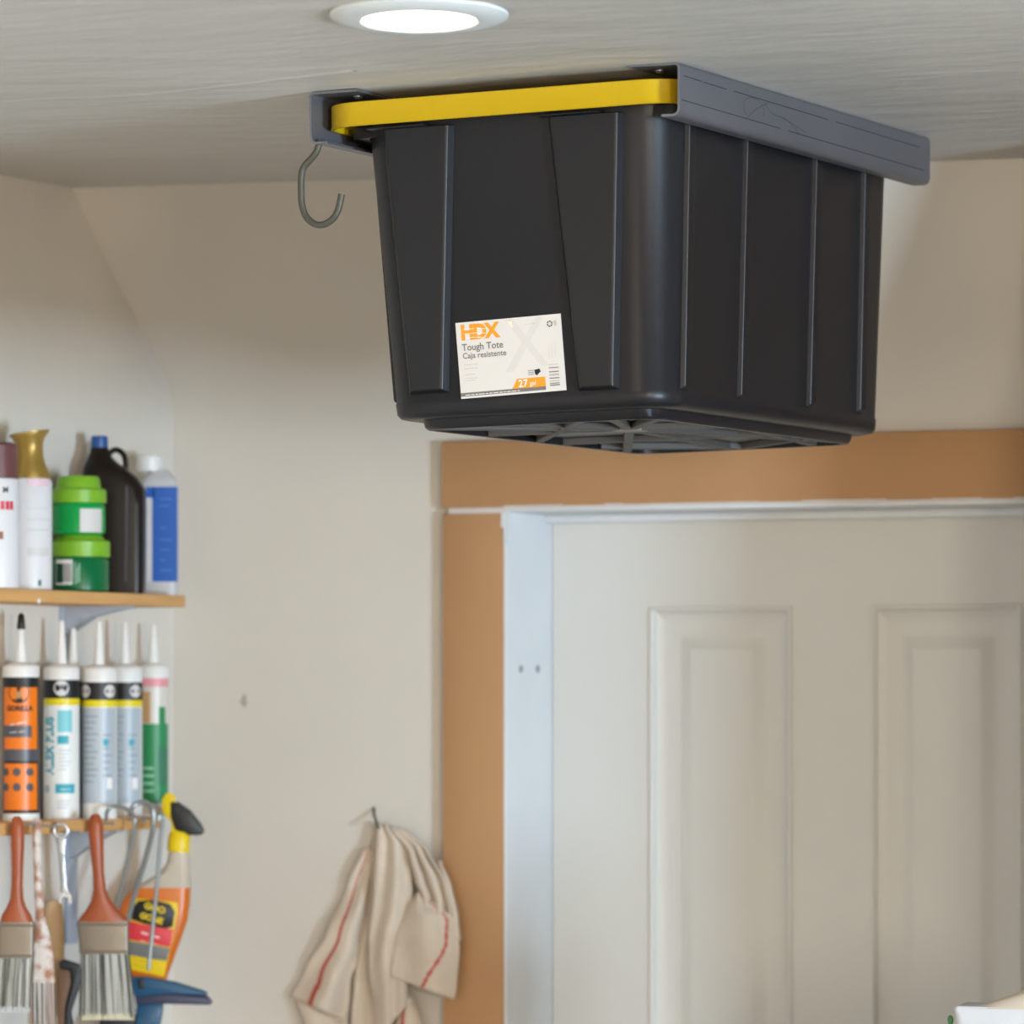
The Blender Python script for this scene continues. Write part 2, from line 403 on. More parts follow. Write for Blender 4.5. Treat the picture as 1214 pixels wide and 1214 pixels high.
# ------------------------------------------------------------------ storage tote
TB = Vector((-2.527, 6.035, 2.070))
tote = thing('storage_tote', 'black plastic storage tote with yellow lid hung under the ceiling', 'storage tote', TB, (0, R(-1.3), 0))
ZBB, ZBT = .020, .385
def body(z):                                          # half width, front y, back y at local height z
    t = (z - ZBB) / (ZBT - ZBB)
    return .191 + .020 * t, (5.667 + (5.640 - 5.667) * t) - TB.y, (6.440 + (6.452 - 6.440) * t) - TB.y
def bring(z, inset=0, r=.052):
    h, y0, y1 = body(z); return rrect(0, (y0+y1)/2, h - inset, (y1-y0)/2 - inset, r, z, 8)
rs = [bring(ZBB, .030, .03), bring(ZBB, .012, .045), bring(ZBB + .002, .004, .05), bring(ZBB + .007, .0005), bring(ZBB + .020, 0), bring(ZBB + .0225, .0012), bring(ZBT, .0012, .056)]
obj('body', *rings(rs), PLASTIC, tote, sharp=40)
# base tray with its lattice of ribs
def tring(z, inset, r): return bring(ZBB, inset, r)[0:0] or [(x, y, z) for x, y, _ in bring(ZBB, inset, r)]
rs = [tring(ZBB + .002, .028, .035), tring(.011, .030, .035), tring(.008, .033, .035), tring(.008, .040, .03), tring(.017, .040, .03)]
obj('base_tray', *rings(rs, cap0=False), PLASTIC, tote, sharp=40)
h, y0, y1 = body(ZBB); hx = h - .040; ya, yb = y0 + .040, y1 - .040; ym = (ya + yb) / 2
UNDER = mat('tote_underside', '57524D', .6, var=.1)
def bar(name, a, b, wd=.010, z0=.0086, z1=.0175, m=UNDER):
    a, b = Vector(a), Vector(b); d = (b - a).normalized(); n = Vector((-d.y, d.x)) * wd / 2
    q = [a + n, b + n, b - n, a - n]
    return obj(name, [(p.x, p.y, z0) for p in q] + [(p.x, p.y, z1) for p in q], BF, m, tote, bevel=.0012, bseg=1)
hub = (.036, -.12)
for a, b in (((-hx, ya + .02), hub), ((hx, ya + .03), hub), ((-hx, yb - .05), hub), ((hx, yb - .05), hub), ((-hx, hub[1] - .02), hub), ((hx, hub[1] + .03), hub),
             ((-.06, ya), hub), ((.10, ya), hub), ((-.02, yb), hub), ((-hx, .22), (0, yb)), ((hx, .22), (0, yb)), ((-hx, .10), (hx, .10)), ((-hx, .02), (.06, ya)), ((hx, .02), (.10, yb))):
    bar('base_rib', a, b, .012, .0083)
v, f = rings([rrect(hub[0], hub[1], .017, .022, .004, .0080, 2), rrect(hub[0], hub[1], .017, .022, .004, .0176, 2)]); obj('base_boss', v, f, mat('boss_grey', '8C8781', .6), tote)
# tapered panels moulded on the end faces
def fpanel(name, tl, tr, bl, br, zt, zb, proud=.010, side=0.0085, end='front'):
    def P(x, z, o):
        h, y0, y1 = body(z); return (x, (y0 + .0012 - o) if end == 'front' else (y1 - .0012 + o), z)
    so = side
    outer = [(tl, zt), (tr, zt), (br, zb), (bl, zb)]
    inner = [(tl + so, zt), (tr - so, zt), (br - so, zb + .005), (bl + so, zb + .005)]
    mid = [((a[0]*.35+b[0]*.65), (a[1]*.35+b[1]*.65)) for a, b in zip(outer, inner)]
    v = [P(x, z, -.003) for x, z in outer] + [P(x, z, 0.0) for x, z in outer] + [P(x, z, proud * .9) for x, z in mid] + [P(x, z, proud) for x, z in inner]
    f = []
    for r_ in range(3):
        for k in range(4): f.append((r_*4+k, r_*4+(k+1) % 4, r_*4+4+(k+1) % 4, r_*4+4+k))
    f.append((12, 13, 14, 15))
    return obj(name, v, f, PLASTIC, tote, smooth=False, bevel=.0012, bseg=2)
def fx(u, v):                                          # pixel on the front face -> local x, z
    p = at_y(u, v, 5.652) - TB
    a = R(1.3); return p.x * math.cos(a) + p.z * math.sin(a), -p.x * math.sin(a) + p.z * math.cos(a)
fpanel('end_panel', fx(458, 160)[0], fx(543, 150)[0], fx(480, 466)[0], fx(527, 466)[0], .376, fx(500, 466)[1])
fpanel('end_panel', fx(654, 150)[0], fx(744, 140)[0], fx(680, 462)[0], fx(729, 462)[0], .376, fx(700, 462)[1])
for s in (-1, 1): fpanel('end_panel', s*.095-.042, s*.095+.042, s*.092-.024, s*.092+.024, .376, .045, end='back')
for u0, u1, vv in ((446, 514, 157), (647, 720, 141)):
    x0, z0 = fx(u0, vv); x1, _ = fx(u1, vv); h, yf, _y = body(.37)
    obj('handle_tab', bxv(x0, x1, yf - .020, yf + .004, z0, .3785), BF, PLASTIC, tote, bevel=.003)
# narrow ribs along the long sides
def srib(yc_t, yc_b, zt, zb, s):
    def P(y, z, o): h, a, b = body(z); return (s * (h - .0012 + o), y, z)
    wd, pr = .0120, .0060
    outer = [(yc_t - wd, zt), (yc_t + wd, zt), (yc_b + wd, zb), (yc_b - wd, zb)]
    inner = [(yc_t - wd*.84, zt), (yc_t + wd*.84, zt), (yc_b + wd*.84, zb + .004), (yc_b - wd*.84, zb + .004)]
    v = [P(y, z, -.003) for y, z in outer] + [P(y, z, .0) for y, z in outer] + [P(y, z, pr) for y, z in inner]
    f = [(r_*4+k, r_*4+(k+1) % 4, r_*4+4+(k+1) % 4, r_*4+4+k) for r_ in range(2) for k in range(4)] + [(8, 9, 10, 11)]
    obj('side_rib', v, f, PLASTIC, tote, smooth=False, bevel=.0014, bseg=2)
XS = -2.333
for ut, vt, ub, vb in ((811, 160, 804, 461), (880, 180, 871, 471), (962, 205, 953, 482), (1019.5, 220, 1012, 489)):
    a = at_x(ut, vt, XS); b = at_x(ub, vb, XS - .012)
    for s in (1, -1): srib(a.y - TB.y, b.y - TB.y, .372, b.z - TB.z - .006, s)
# rim under the lid and the lid
def lring(z, inset, r=.05):
    return rrect(0, (5.600 + 6.468) / 2 - TB.y, .2405 - inset, (6.468 - 5.600) / 2 - inset, r, z, 10)
def sring(z, inset):                                  # the rim shows along the long sides only
    return rrect(0, (5.652 + 6.44) / 2 - TB.y, .2405 - inset, (6.44 - 5.652) / 2, .03, z, 6)
rs = [sring(.3695, .012), sring(.381, .010), sring(.383, .010), sring(.383, .03), sring(.3695, .034), sring(.3695, .012)]
obj('rim', *rings(rs, False, False), PLASTIC, tote, sharp=40)
rs = [lring(.4065, .0045), lring(.4085, .0025), lring(.4085, 0.0012), lring(.4075, .0002), lring(.382, 0), lring(.379, -.0012), lring(.3785, -.0004), lring(.3787, .003), lring(.383, .0045), lring(.402, .006), lring(.402, .02)]
rs = [lring(.4035, .024), lring(.4085, .018)] + rs[1:]
obj('lid', *rings(rs), YELLOW, tote, sharp=40)
# label
lx0, lz0 = fx(538, 381); lx1, lz1 = fx(661, 374); bx0, bz0 = fx(543, 471)
LW = math.hypot(lx1 - lx0, lz1 - lz0) + .002; LH = lz0 - bz0
lc = fx(601.5, 422)
h, yf, _ = body(lc[1]); tilt = math.atan2(.027, .365)
lab = box('label', -LW/2, LW/2, -.0006, .0006, -LH/2, LH/2, mat('label_paper', 'DAD4CF', .5), tote, loc=(lc[0], yf + .0012 - .0009, lc[1]))
lab.rotation_euler = (tilt, R(-1.7), 0); lab['label'] = 'white printed paper label'
Y_ = -.0008
W2, H2 = LW/2, LH/2
# (fractions of the label from its upper left corner)
LX_ = lambda a: -W2 + a * LW
LZ_ = lambda b: H2 - b * LH
SH = mat('pale_shadow_print', 'D4CEC9', .5); PEACH = mat('peach_print', 'F7E3CE', .5); BROWN = mat('fine_print', '9A8F8A', .5)
def quad(name, pts, m, y=Y_): return obj(name, [(LX_(a), y, LZ_(b)) for a, b in pts], [tuple(range(len(pts)))], m, lab, smooth=False)
quad('watermark_cross', [(.47, .02), (.55, .02), (.86, .66), (.78, .66)], SH, -.00065)
quad('watermark_cross', [(.76, .02), (.84, .02), (.52, .70), (.44, .70)], SH, -.0007)
quad('watermark_cross', [(.49, .04), (.535, .05), (.545, .12), (.53, .13)], PEACH, -.00075)
flat_text('logo_lettering', 'HDX', .0245, ORANGE, lab, LX_(.045), LZ_(.145), Y_, bold=.0013, sx=.98, spacing=.92)
for b in (.09, .15, .205):                            # pale speckle breaking up the logo letters
    quad('logo_break', [(.05 + b * .2, b), (.13 + b * .5, b), (.13 + b * .5, b + .006), (.05 + b * .2, b + .006)], WHITE, -.0010)
    quad('logo_break', [(.22 - b * .1, b + .012), (.285, b + .012), (.285, b + .017), (.22 - b * .1, b + .017)], WHITE, -.0010)
flat_text('title_lettering', 'Tough Tote', .0118, GREY, lab, LX_(.045), LZ_(.335), Y_, bold=.0002, sx=.98)
flat_text('title_lettering', 'Caja resistente', .0100, GREY, lab, LX_(.045), LZ_(.445), Y_, bold=.00015, sx=.98)
for k, (b, l) in enumerate(((.555, .24), (.605, .22), (.685, .17), (.735, .20), (.765, .18))):
    flat_text('fine_lettering', '- - -- --- -- - ---- --'[:int(l * 90)], .0045, BROWN, lab, LX_(.05), LZ_(b), Y_, spacing=.8)
flat_text('fine_lettering', '---- --- ---', .0036, BROWN, lab, LX_(.66), LZ_(.095), Y_)
quad('volume_flag', [(.49, .955 - .02), (.545, .80), (.812, .80), (.812, .935)], ORANGE, -.00075)
flat_text('volume_lettering', '27', .0125, WHITE, lab, LX_(.555), LZ_(.868), -.0010, bold=.0002)
flat_text('volume_lettering', 'gal', .0080, WHITE, lab, LX_(.662), LZ_(.872), -.0010)
quad('grey_band', [(.0, .925), (.812, .925), (.812, .972), (.0, .972)], GREY, -.0009)
flat_text('band_lettering', '---- --- -- ----- -- --- ---- --- -- --- ---- --', .0048, WHITE, lab, LX_(.045), LZ_(.951), -.0012, bold=.0002, sx=1.02)
quad('origin_mark', [(.645, .685), (.78, .685), (.78, .785), (.645, .785)], LGREY, -.0007)
for b in (.70, .725, .75): quad('origin_mark', [(.655, b), (.71, b), (.71, b + .012), (.655, b + .012)], BROWN, -.0009)
quad('origin_mark', [(.715, .70), (.765, .69), (.775, .73), (.755, .75), (.74, .775), (.72, .76)], BLACK, -.0009)
for k in range(6):                                     # ring of arrows
    a0 = R(60 * k); a1 = R(60 * k + 42); q = []
    for a, r_ in ((a0, .0040), (a1, .0040), (a1, .0024), (a0, .0024)): q.append((LX_(.893) + r_ * math.cos(a), -.0009, LZ_(.12) + r_ * math.sin(a)))
    obj('recycling_mark', q, [(0, 1, 2, 3)], BLACK, lab, smooth=False)
for k in range(3): quad('fine_lettering', [(.935 + k*.008, .08), (.938 + k*.008, .08), (.938 + k*.008, .15), (.935 + k*.008, .15)], BROWN)
for k, (a, b0) in enumerate(((.848, .42), (.862, .40), (.876, .40), (.89, .41), (.908, .30), (.921, .34), (.934, .36))):
    quad('fine_lettering', [(a, b0), (a + .006, b0), (a + .006, .56), (a, .56)], SH if k % 2 else LGREY)
for k, (b, t) in enumerate(((.648, .005), (.685, .010), (.702, .004), (.738, .014), (.776, .009), (.795, .004), (.822, .014), (.862, .006), (.890, .012), (.912, .016))):
    quad('barcode_bar', [(.852, b), (.945, b), (.945, b + t), (.852, b + t)], GREY if t > .005 else BROWN)

# ------------------------------------------------------------------ J hook under the left rail
hp = [at_y(u, v, 5.60) for u, v in ((379, 166), (376, 178), (370, 187), (361, 197), (357.5, 207), (357, 225), (358, 243), (363, 257), (373, 265.5), (384, 266), (394, 260), (400, 251), (403, 240), (405, 230))]
v, f = tube(spline(hp, 5), .0042, 12)
o = hp[0]
hk = thing('wire_hook', 'grey J-shaped wire hook hanging below the left ceiling rail', 'hook', o)
obj('wire', [tuple(Vector(p) - o) for p in v], f, HOOKM, hk, sharp=60)

# ------------------------------------------------------------------ shelves on the left wall
UZ, LZ0 = 1.8945, 1.5635
UX, LXF = -3.555, -3.585
def shelf(name, label, x1, yend, z, brk):
    t = thing(name, label, 'shelf', (XL, yend, z - .018), group='pine wall shelves')
    L = yend - 5.6
    box('board', 0.001, x1 - XL, -L, 0, 0, .018, PINE, t, bevel=.0015)
    for yb in brk:
        mb = MB()
        L2 = .17 if x1 < UX - .01 else .10
        mb.box(.001, .006, yb - .016, yb + .016, -L2, 0)
        mb.box(.001, x1 - XL - .015, yb - .012, yb + .012, -.004, 0)
        v, f = prism([(.003, -.045), (.003, -.003), (x1 - XL - .02, -.003), (.05, -.016)], yb - .012, yb + .012); mb.add(v, f)
        b = mb.build('bracket', BRACK, t, bevel=.0008)
    return t
ush = shelf('wall_shelf', 'upper pine shelf holding spray cans and bottles', UX, at_x(220, 706, UX).y, UZ, (at_x(76, 706, XL).y - at_x(220, 706, UX).y, -.85))
lsh = shelf('wall_shelf', 'lower pine shelf holding sealant tubes, brushes hung from its edge', LXF, at_x(190, 968, LXF).y, LZ0, (at_x(82, 968, XL).y - at_x(190, 968, LXF).y, -.85))
vv_, ff = lathe([(0, 0), (.004, 0), (.0035, .002), (0, .003)], 10)
pp = at_x(46, 712.5, UX)
obj('nail_head', [(z, y, x) for x, y, z in vv_], ff, WPLAS, ush, loc=(UX - XL - .0005, pp.y - ush.location.y, pp.z - ush.location.z))

def stand(u, X, z): p = at_x(u, 0, X); return Vector((p.x, p.y, z))
def ppm(p): return FPX / (-p.x * SI + p.y * CO)        # pixels per metre at a point

# spray cans
def hts(p, *ys): return [(HOR - y) / ppm(p) + CZ - p.z for y in ys]
CANW = mat('can_white', 'E9E7E8', .32, var=.04, vscale=8)
RED = mat('red_print', 'D8334A', .45)
MAROON = mat('maroon_cap', '6E4443', .4)
GOLD = mat('gold_cap', 'A5853F', .33, metal=.35)
p = stand(-5, -3.600, UZ); hb, hc = hts(p, 567, 525); r = .0335
t = thing('spray_can', 'white spray can with maroon cap, leftmost on the upper shelf', 'spray can', p, (0, 0, TH), 'spray cans on the upper shelf')
obj('can', *lathe([(0, 0), (r - .002, 0), (r, .002), (r, hb - .006), (r - .003, hb - .001), (r - .006, hb), (0, hb)]), CANW, t)
obj('cap', *lathe([(0, hb), (r - .0015, hb), (r - .0015, hb + .004), (r - .0035, hc - .004), (r - .008, hc), (0, hc)]), MAROON, t)
cyl_text('brand_lettering', 'M', .011, BLACK, t, r + .0004, hts(p, 582)[0], 30, bold=.0004)
for a in (22, 35, 47): cyl_patch('red_block', r + .0004, a - 5, a + 5, hts(p, 605)[0], hts(p, 595)[0], RED, t)
cyl_patch('brown_dot', r + .0004, 12, 24, hts(p, 640)[0], hts(p, 631)[0], mat('brown_print', '9A5A35', .5), t)
p = stand(35, -3.612, UZ); hb, = hts(p, 567); r = .0325
t = thing('spray_can', 'white spray can with a gold spray-grip cap on the upper shelf', 'spray can', p, (0, 0, TH), 'spray cans on the upper shelf')
obj('can', *lathe([(0, 0), (r - .002, 0), (r, .002), (r, hb - .006), (r - .003, hb - .001), (r - .006, hb), (0, hb)]), CANW, t)
K = 1 / ppm(p); rs = []
for y, a, b in ((568, 12, 60), (560, 16, 58), (551, 18, 54), (541, 20, 51.5), (533, 20, 51), (526, 18, 51), (519, 14, 53), (515, 11, 58), (512.5, 11, 59)):
    z = hts(p, y)[0]; c = ((a + b) / 2 - 35) * K; hx = (b - a) / 2 * K
    rs.append([(q[0], q[1], q[2] + (q[0] / .03) * (.0 if y > 524 else .0015 if y > 517 else .0042)) for q in ell(c, 0, hx, min(hx, .025), z, 24)])
obj('spray_grip_cap', *rings(rs), GOLD, t, sharp=60)
for (y0, y1, m_) in ((577, 569, mat('pink_print', 'EBC7CF', .45)), (660, 650, LGREY), (630, 628, LGREY), (618, 616, LGREY), (604, 603, LGREY)):
    a, b = hts(p, y0, y1); cyl_patch('printed_band', r + .0003, 0, 62, a, b, m_, t)
a, b = hts(p, 695, 688); cyl_patch('printed_band', r + .0003, 28, 36, a, b, mat('teal_dark', '2F5B4A', .5), t)

# stacked green jars
LIME = mat('lime_lid', '7FB62B', .35); GREEN = mat('green_gel', '10A04A', .25); DGREEN = mat('dark_green_gel', '0B6B3C', .28)
def jar(label, u, z, r, yl, body_m, upper):
    p = stand(u, -3.612, z); h0, h1, h2 = hts(p, *yl)
    t = thing('green_jar', label, 'jar', p, (0, 0, TH), 'stacked green jars')
    obj('jar_body', *lathe([(0, 0), (r - .004, 0), (r, .004), (r, h0 - .005), (r - .003, h0), (0, h0)]), body_m, t)
    n = 32; rs = []
    for rr, z_ in ((r - .004, h0), (r + .0012, h0 + .0006), (r + .0012, h1 - .002), (r - .001, h1), (r - .006, h1 + .001), (r - .0085, h2 - .003), (r - .011, h2), (.001, h2)):
        rs.append([(rr * (1 + (.012 if (k % 2 and z_ < h1) else 0)) * math.cos(2*math.pi*k/n), rr * (1 + (.012 if (k % 2 and z_ < h1) else 0)) * math.sin(2*math.pi*k/n), z_) for k in range(n)])
    obj('screw_lid', *rings(rs), LIME, t, sharp=40)
    return t, p, h2
lowj, p, htop = jar('lower green jar with barcode and lime lid on the upper shelf', 95, UZ, .0425, (661, 641, 635), DGREEN, 0)
a, b = hts(p, 694, 664); r = .0425
cyl_patch('printed_panel', r + .0004, -50, -10, a, b, WHITE, lowj)
cyl_patch('printed_panel', r + .0007, -48, -30, a + .003, b - .006, mat('dark_green_print', '154A36', .5), lowj)
for k in range(7): cyl_patch('barcode_bar', r + .0008, -28 + k * 2.4, -26.9 + k * 2.4, a + .004, b - .006, GREY, lowj, 1)
for k, (da, l_) in enumerate(((-2, .9), (2, .7), (6, .85))): cyl_patch('white_mark', r + .0006, da - 4, da - 1.5, a + .002 * k, a + (b - a) * l_, mat('mint_print', '9CC7AC', .5), lowj, 2)
upj, p, _ = jar('upper green jar with a white sticker, stacked on another jar', 93, UZ + htop + .0004, .0395, (597, 580, 565), GREEN, 1)
a, b = hts(p, 632, 604); cyl_patch('sticker', .0395 + .0005, 8, 62, a, b, LGREY, upj)

# dark jug with blue cap
JUG = mat('brown_jug_plastic', '221B16', .3, spec=.25, var=.2, vscale=14)
BLUEC = mat('blue_cap', '1E4F8E', .4)
p = stand(134, -3.620, UZ); K = 1 / ppm(p)
t = thing('plastic_jug', 'dark brown plastic jug with blue cap and loop handle on the upper shelf', 'jug', p, (0, 0, TH))
rs = []
for y, a, b, rr in ((700, 100, 170, .012), (698, 98, 172, .014), (600, 98, 172.5, .014), (580, 98, 172, .018), (566, 98, 163, .022), (556, 99, 150, .02), (548, 102, 139, .016), (541, 105, 132, .012), (535, 107, 129, .0105), (531, 107.5, 128.5, .0105)):
    c = ((a + b) / 2 - 134) * K; hx = (b - a) / 2 * K
    z = hts(p, y)[0] if y < 699.5 else 0
    rs.append(rrect(c, 0, hx, min(hx, .034), rr, z, 4))
jb = obj('jug_body', *rings(rs), JUG, t, sharp=50)
hpts = [((u - 134) * K, 0, hts(p, y)[0]) for u, y in ((128, 540), (134, 534), (141, 534), (147, 540), (149, 549), (149, 557))]
obj('handle', *tube(spline(hpts, 4), .0042, 8), JUG, t)
obj('moulded_edge', *tube([((u - 134) * K, -.0345, hts(p, y)[0]) for u, y in ((152, 577), (151, 690))], .0016, 6), mat('jug_edge', '5F5A63', .3), t)
a, b = hts(p, 533, 517); v, f = lathe([(0, a), (.0125, a), (.0128, a + .002), (.0125, b - .002), (.011, b), (0, b)], 20)
obj('screw_cap', v, f, BLUEC, t, loc=((118 - 134) * K, 0, 0))

# pale bottle with blue label
PALE = mat('pale_bottle', 'C9C8C8', .3); BLUEL = mat('blue_label', '0F5DB6', .4)
p = stand(189, -3.622, UZ); K = 1 / ppm(p)
t = thing('plastic_bottle', 'pale grey plastic bottle with a blue label and white cap', 'bottle', p, (0, 0, TH))
rs = []
for y, hw, rr in ((704, 21, .008), (702, 22.5, .011), (585, 22.5, .011), (574, 22, .012), (566, 19, .013), (561, 13, .0105), (557, 11.5, .01)):
    rs.append(rrect(0, 0, hw * K, min(hw * K, .026), rr, hts(p, y)[0] if y < 703 else 0, 4))
obj('bottle_body', *rings(rs), PALE, t, sharp=50)
a, b = hts(p, 559, 540); v, f = lathe([(0, a), (.019, a), (.0198, a + .002), (.0194, b - .003), (.017, b), (0, b)], 24)
obj('screw_cap', v, f, WPLAS, t, loc=(-12 * K, 0, 0))
a, b = hts(p, 690, 578)
mb = MB(); mb.box(-7 * K, 22.8 * K, -.0272, -.0258, a, b); mb.box(-14 * K, -4 * K, -.0272, -.0258, b - .016, b)
lb = mb.build('label', BLUEL, t)
box('label_strip', -17 * K, -7.2 * K, -.0270, -.0258, a, b - .017, LGREY, t)
for k, y in enumerate((592, 600, 626, 640, 652, 664, 676)):
    z0, z1 = hts(p, y + 1.0, y); obj('printed_line', [(2*K, -.0275, z0), ((16 - k % 3 * 3)*K, -.0275, z0), ((16 - k % 3 * 3)*K, -.0275, z1), (2*K, -.0275, z1)], [(0, 1, 2, 3)], mat('pale_blue_print', '5E90CC', .5), lb, smooth=False)

# ------------------------------------------------------------------ sealant tubes on the lower shelf
TEAL = mat('teal_print', '25A3B4', .45); YEL = mat('yellow_band', 'E8D21A', .4); ORB = mat('orange_tube_print', 'F07B14', .35)
TGREY = mat('tube_grey_print', 'B4BDC4', .35); SILV = mat('tube_dark_band', '54535A', .35); TGRN = mat('green_tube_print', '2F8A55', .4); PINK = mat('salmon_band', 'E89AA0', .45)
def sealant(label, u, X, ytip, ytop, tip=None, body_m=WPLAS, r=.0262, lean=0):
    p = stand(u, X, LZ0); h1, h2, h3, h4 = hts(p, ytop + 14, ytop, ytop - 4, ytip)
    t = thing('sealant_tube', label, 'sealant tube', p, (0, R(lean), TH), 'sealant tubes on the lower shelf')
    obj('barrel', *lathe([(0, .004), (r - .003, .004), (r - .0025, 0), (r, 0), (r, h1), (0, h1)], 32), body_m, t)
    obj('collar', *lathe([(0, h1), (r + .0004, h1), (r + .0004, h2 - .002), (r - .001, h2), (.012, h3), (0, h3)], 32), WPLAS, t)
    tt = h4 - (.02 if tip else 0)
    obj('nozzle', *lathe([(0, h3 - .002), (.0085, h3 - .002), (.0078, h3 + .004), (.0035, tt), (0, tt)], 16), WPLAS, t)
    if tip: obj('nozzle_cap', *lathe([(0, tt - .004), (.0058, tt - .003), (.0062, tt), (.0045, h4 - .003), (.002, h4), (0, h4)], 12), tip, t)
    return t, p, r
t, p, r = sealant('sealant tube with orange and black print and black-tipped nozzle', 25, -3.640, 727, 789, BLACK)
a = lambda y: hts(p, y)[0]
cyl_patch('black_print', r + .0002, -90, 90, a(964), a(803), BLACK, t, 20)
for y0, y1, a0, a1 in ((888, 815, -62, 66), (960, 905, -62, 66)): cyl_patch('orange_print', r + .0004, a0, a1, a(y0), a(y1), ORB, t)
cyl_disc('badge', r + .0006, -2, a(821), .0160, BLACK, t); cyl_disc('badge_face', r + .0008, -2, a(824), .0050, mat('badge_tan', 'B98A5A', .5), t)
cyl_text('brand_lettering', 'GORILLA', .0105, BLACK, t, r + .0007, a(840), 0, bold=.0005, sx=.95)
cyl_patch('grey_banner', r + .0008, -62, 40, a(874), a(860), SILV, t); cyl_text('lettering', '--- -----', .0110, WHITE, t, r + .0009, a(857), -6, bold=.0003, rot=10, sx=.8)
cyl_text('lettering', '---- ---', .0100, LGREY, t, r + .0011, a(867), -8, bold=.0002, rot=4, sx=.9)
cyl_patch('grey_band', r + .0007, -90, 80, a(902), a(888), SILV, t)
cyl_patch('base_band', r + .0003, -90, 90, a(974), a(964), WPLAS, t)
for yy in (915, 933):
    for an in (-48, -8, 34): cyl_disc('round_icon', r + .0008, an, a(yy), .0060, SILV, t)
t, p, r = sealant('white sealant tube with teal vertical lettering and black and yellow top band', 73, -3.640, 736, 791)
def dap(t, p, r, yb0, yb1, y1, shade=None):
    a = lambda y: hts(p, y)[0]
    cyl_patch('black_band', r + .0003, -90, 90, a(y1), a(yb0), BLACK, t, 20)
    cyl_patch('yellow_band', r + .0004, -90, 90, a(yb1), a(y1), YEL, t, 20)
a = lambda y: hts(p, y)[0]
dap(t, p, r, 806, 836, 828)
v = []; 
cyl_disc('badge', r + .0006, 4, a(816), .0115, LGREY, t); cyl_text('brand_lettering', 'DAP', .0095, BLACK, t, r + .0009, a(815), 4, bold=.0005)
cyl_text('title_lettering', 'ALEX PLUS', .0225, TEAL, t, r + .0006, a(884), -36, bold=.0009, rot=90, sx=.78)
for y0, y1, a0, a1 in ((868, 842, -8, 40), (882, 872, -8, 28), (940, 929, -14, 50)): cyl_patch('teal_block', r + .0005, a0, a1, a(y0), a(y1), mat('pale_teal', '7CC7CF', .45) if y0 == 868 else TEAL, t)
cyl_text('lettering', '---- ---', .0070, WHITE, t, r + .0008, a(935), 18, bold=.0002)
for k in range(6): cyl_patch('printed_line', r + .0004, -4, 34 - 6 * (k % 3), a(890 + k * 4.5), a(888.6 + k * 4.5), TGREY, t, 4)
for k in range(3): cyl_patch('printed_line', r + .0004, -10, 34 - 5 * k, a(950 + k * 4), a(948.6 + k * 4), TGREY, t, 4)
cyl_disc('round_mark', r + .0005, -48, a(935), .0060, TGREY, t)
t, p, r = sealant('sealant tube mostly hidden behind the teal-lettered tube, pinkish nozzle', 87, -3.6595, 745, 793, None, mat('navy_barrel', '2C4F66', .35), r=.0235)
t, p, r = sealant('pale grey sealant tube with black and yellow band, middle of the row', 117.5, -3.606, 737, 792)
def greytube(t, p, r):
    a = lambda y: hts(p, y)[0]
    dap(t, p, r, 809, 838, 830)
    cyl_patch('grey_print', r + .0003, -90, 70, a(952), a(839), TGREY, t, 20)
    cyl_disc('badge', r + .0006, -46, a(819.5), .0100, LGREY, t); cyl_disc('badge', r + .0006, 42, a(819.5), .0100, LGREY, t)
    for k in range(12): cyl_patch('printed_line', r + .0005, -58 + 4 * (k % 2), 2 - 8 * (k % 3), a(850 + k * 7), a(848.6 + k * 7), mat('print_slate', '8B969E', .4), t, 4)
    for k in range(7): cyl_patch('printed_line', r + .0005, 16, 48 - 5 * (k % 3), a(872 + k * 8), a(870.4 + k * 8), mat('print_slate', '8B969E', .4), t, 4)
    cyl_patch('blue_mark', r + .0006, 18, 34, a(884), a(876), TEAL, t, 4)
    cyl_patch('label_edge', r + .0006, 28, 50, a(935), a(922), WHITE, t, 4)
greytube(t, p, r)
t, p, r = sealant('pale grey sealant tube with black and yellow band, second from the right end', 148, -3.640, 738, 791)
greytube(t, p, r)
t, p, r = sealant('clear sealant tube with green print and salmon band, right end of row', 182, -3.648, 741, 790, None, mat('clear_tube', 'D8D2C8', .3), r=.0225)
a = lambda y: hts(p, y)[0]
cyl_patch('salmon_band', r + .0003, -90, 90, a(814), a(802), PINK, t, 20)
cyl_patch('green_print', r + .0004, -60, 80, a(952), a(858), TGRN, t, 14)
cyl_patch('green_print', r + .0004, 25, 55, a(858), a(838), TGRN, t, 4)
cyl_patch('tan_print', r + .0005, -48, -8, a(857), a(820), mat('tan_print', 'C79A6B', .5), t, 5)
cyl_patch('dark_green_print', r + .0006, 20, 70, a(930), a(885), mat('mid_green_print', '3E7A5C', .4), t, 5)
for k in range(4): cyl_patch('printed_line', r + .0007, -40, 5, a(912 + k * 9), a(909 + k * 9), mat('mint_print', '9CC7AC', .5), t, 4)

# ------------------------------------------------------------------ tools hanging from the lower shelf
CHERRY = mat('brush_handle_wood', 'A6512C', .38, var=.15, vscale=14, stretch=(4, 4, .6))
FERR = mat('brush_ferrule', '877C6E', .4, metal=.45, var=.15, vscale=12)
BRIST = mat('brush_bristle', '8E8C82', .8, bump=.9, bscale=60, stretch=(5, 5, .25), bdist=.004, col2='C9C6BE', vscale=26)
SPAT = mat('paint_spattered', 'B07B60', .6, col2='DED2C8', vscale=55, bump=.3, bscale=70)
def hang_root(name, label, cat, u, v, X, group=None, lean=0):
    return thing(name, label, cat, at_x(u, v, X), (0, R(lean), TH), group)
def peg(u, v, X0=LXF, length=.03):
    p = at_x(u, v, X0); q = p - lsh.location
    vv_, ff = lathe([(0, -.006), (.0016, -.006), (.0016, length), (.0032, length), (.0032, length + .001), (0, length + .0012)], 10)
    obj('nail', [(z, y, x) for x, y, z in vv_], ff, ZINC, lsh, loc=q)
